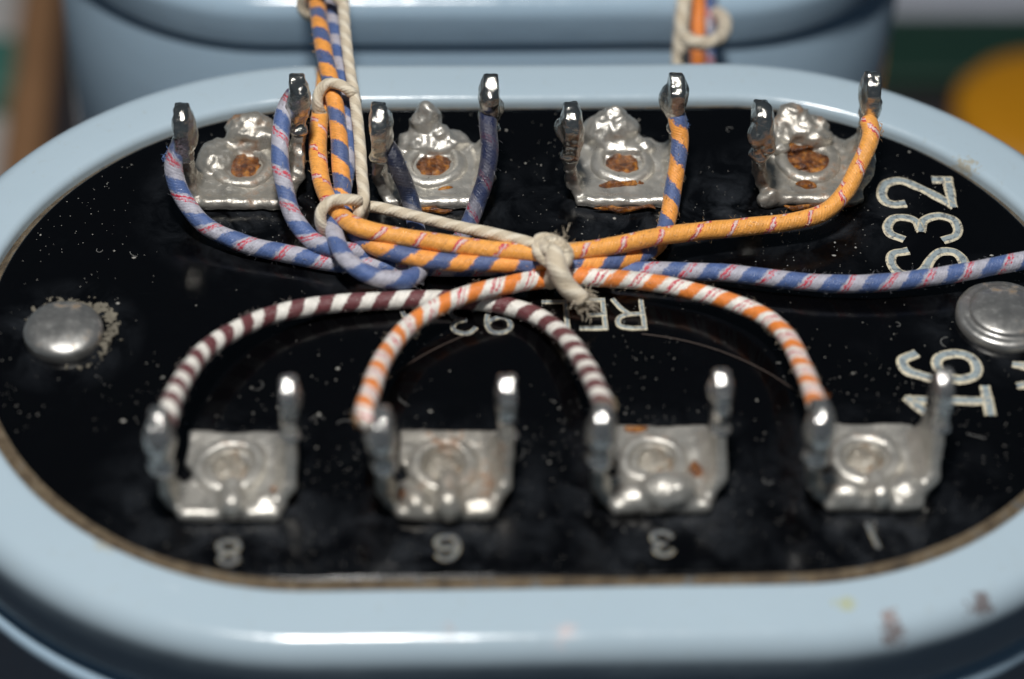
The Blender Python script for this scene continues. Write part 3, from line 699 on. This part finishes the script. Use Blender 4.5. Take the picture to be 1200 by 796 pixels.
# lacing and wires on the can behind
rl = empty('lacing_cord', at(800, 40, -.3))
tag(rl, 'blurred cream cord loop round the far wires in front of the rear can', 'cord')
RP = Matrix.Translation(-Vector(rl.location))
C2 = [(806, -60, -.30), (804, -20, -.28), (800, 20, -.36), (797, 55, -.5), (795, 90, -.65), (794, 120, -.8)]
o, _ = tube('cord', path(C2), .045, M_TWINE, n=12); o.parent = rl; o.matrix_parent_inverse = RP
C3 = [(800, 42, -.33), (815, 50, -.31), (835, 49, -.33), (848, 38, -.38), (848, 22, -.42), (838, 14, -.50)]
o, _ = tube('hitch', path(C3), .042, M_TWINE, n=12); o.parent = rl; o.matrix_parent_inverse = RP
wire([(822, -60, -.40), (819, -20, -.40), (818, 20, -.45), (818, 60, -.58), (818, 95, -.75), (818, 130, -.95)], lambda L: cotton('far_orange_cotton', [(0, ORG2), (.9, ORG2), (.93, BLUE), (1, ORG2)], .4), 'blurred orange wire hanging in front of the rear can')
wire([(834, -60, -.46), (832, -20, -.47), (830, 20, -.52), (829, 60, -.66), (829, 95, -.82), (829, 130, -1.0)], lambda L: cotton('far_blue_red_cotton', blr, .24, ticks=TBL), 'blurred blue and red wire hanging in front of the rear can beside the orange one')

# frayed braid ends at the soldered tags
for (px, py, z, c, n) in ((197, 186, .33, (.12, .2, .42), 40), (466, 185, .30, (.12, .2, .42), 16), (800, 150, .34, (.12, .2, .42), 24), (1027, 154, .36, (.6, .3, .1), 20), (966, 462, .42, (.6, .2, .05), 6), (424, 492, .47, (.62, .35, .15), 26), (718, 476, .44, (.5, .4, .25), 16)):
    f = fibres('frayed_fibres', at(px, py, z), Vector((0, .1, .2)), n, .035, .03, plain('frayed_cotton', c, .8, 20, .3), .004)
    tag(f, kind='stuff')

# ------------------------------------------------------------------ dust and lint on the black plate
def inside(x, y, m=.1):
    x -= X0; y -= Y0
    dx = max(0, abs(x) - L0)
    return math.hypot(dx, y) < R0 - m
M_DUST = plain('pale_dust', (.36, .35, .32), .8, 8, .5)
vs_, fs_ = [], []; rnd = random.Random(21); made = 0
while made < 1900:
    x, y = rnd.uniform(-2.8, 2.8), rnd.uniform(-1.85, 1.6)
    if not inside(x, y): continue
    if noise.noise(Vector((x * 1.4, y * 1.4, 3))) + rnd.uniform(-.35, .35) < .0: continue
    near = min(math.hypot(x - a, y - b) for a, b in LUGB + LUGF)
    if near > .75 and inside(x, y, .22) and rnd.random() < .45: continue
    r = rnd.uniform(.0013, .0030) if rnd.random() < .96 else rnd.uniform(.004, .009)
    b = len(vs_); m = 5; a0 = rnd.uniform(0, 6); sx = rnd.uniform(.6, 1.6)
    for k in range(m):
        a = a0 + 2 * math.pi * k / m; rr = r * rnd.uniform(.7, 1.3)
        vs_.append((x + rr * sx * math.cos(a), y + rr * math.sin(a), .0005))
    vs_.append((x, y, .001 + r * rnd.uniform(.5, 1.0)))
    for k in range(m): fs_.append((b + k, b + (k + 1) % m, b + m))
    made += 1
tag(mesh_obj('dust', vs_, fs_, M_DUST, smooth=False), 'pale dust specks scattered over the black plate', 'dust', kind='stuff')
M_LINT = plain('pale_lint', (.24, .24, .23), .8, 8, .3)
vs_, fs_ = [], []
def lint(p, ln, curl, r, dirn=None):
    a = rnd.uniform(0, 6.28) if dirn is None else dirn; b0 = len(vs_); n = max(6, int(ln / .02)); q = Vector((p[0], p[1], r + .001))
    c = rnd.uniform(-curl, curl) if dirn is None else curl
    for i in range(n + 1):
        nx = Vector((-math.sin(a), math.cos(a), 0)) * r
        vs_.extend([q + nx, q + Vector((0, 0, r)), q - nx])
        q = q + Vector((math.cos(a), math.sin(a), 0)) * ln / n; a += c / n
    for i in range(n):
        for e in (0, 1): fs_.append((b0 + i * 3 + e, b0 + i * 3 + e + 1, b0 + (i + 1) * 3 + e + 1, b0 + (i + 1) * 3 + e))
k = 0
while k < 34:
    x, y = rnd.uniform(-2.8, 2.8), rnd.uniform(-1.5, 1.4)
    if inside(x, y, .15): lint((x, y), rnd.uniform(.03, .10), 4.0, rnd.uniform(.0008, .0015)); k += 1
tag(mesh_obj('lint', vs_, fs_, M_LINT), 'tiny curled lint fibres lying on the black plate', 'lint', kind='stuff')
vs_, fs_ = [], []
p = at(752, 392); lint((p.x, p.y), 1.15, -1.0, .0028, -.15)
p = at(560, 388); lint((p.x, p.y), .75, .5, .003, math.pi + .45)
tag(mesh_obj('hair', vs_, fs_, plain('brown_hair', (.045, .027, .02), .6, 8, .3)), 'fine brown hairs curling across the plate below the lettering', 'hair', kind='stuff')

# ------------------------------------------------------------------ blurred things on the bench beyond
def ground_at(px, py, z): return at(px, py, z)
def rounded(name, c, s, mat, rotz=0, bev=.25):
    bm = bmesh.new(); s = tuple(q * 1.2 for q in s); add_box(bm, (0, 0, s[2] / 2), s)
    bmesh.ops.recalc_face_normals(bm, faces=bm.faces)
    bmesh.ops.bevel(bm, geom=bm.edges[:], offset=bev, segments=5, profile=.5, affect='EDGES')
    o = bm_obj(name, bm, mat); o.location = (c.x, c.y, BZ); o.rotation_euler.z = rotz
    return o
p = at(1200, 150, BZ)
bm = bmesh.new()
prof = [(.80, 0), (.90, .06), (.93, .14), (.90, .22), (.75, .30), (.4, .34), (.02, .35)]
lathe(bm, [(a * 1.05, b * 1.0) for a, b in prof], 48)
o = bm_obj('orange_cap', bm, plain('orange_plastic', (.95, .36, .008), .5)); o.location = (p.x + .25, p.y, BZ)
tag(o, 'blurred orange-yellow rounded cap on the bench at far right', 'cap')
p = at(1160, 25, BZ)
o = rounded('green_board', at(1190, 72, BZ), (4.2, .9, .2), plain('green_board', (.02, .06, .04), .5), 0, .08)
tag(o, 'blurred dark green board lying beyond the orange cap', 'board')
o = rounded('white_box', at(1190, 14, BZ) + Vector((.3, .25, 0)), (4.0, 1.0, .25), plain('white_card', (.60, .62, .70), .7), 0, .12)
tag(o, 'blurred pale grey box at the top right corner behind the green board', 'box')
o = rounded('wooden_block', at(44, 110, BZ), (.34, 4.4, .4), plain('brown_wood', (.40, .21, .10), .6, 3, .3), .02, .1)
tag(o, 'blurred brown wooden strip on the bench left of the rear can', 'wood strip')
o = rounded('paper_sheet', at(-58, 60, BZ), (1.1, 5.0, .12), plain('grey_paper', (.68, .66, .64), .8), .02, .04)
tag(o, 'blurred pale grey paper beside the brown strip at the left edge', 'paper')
o = rounded('teal_block', at(-18, 118, BZ), (.6, .7, .45), plain('teal_plastic', (.08, .25, .20), .5), 0, .1)
tag(o, 'blurred small teal piece lying on the paper at the left edge', 'plastic piece')
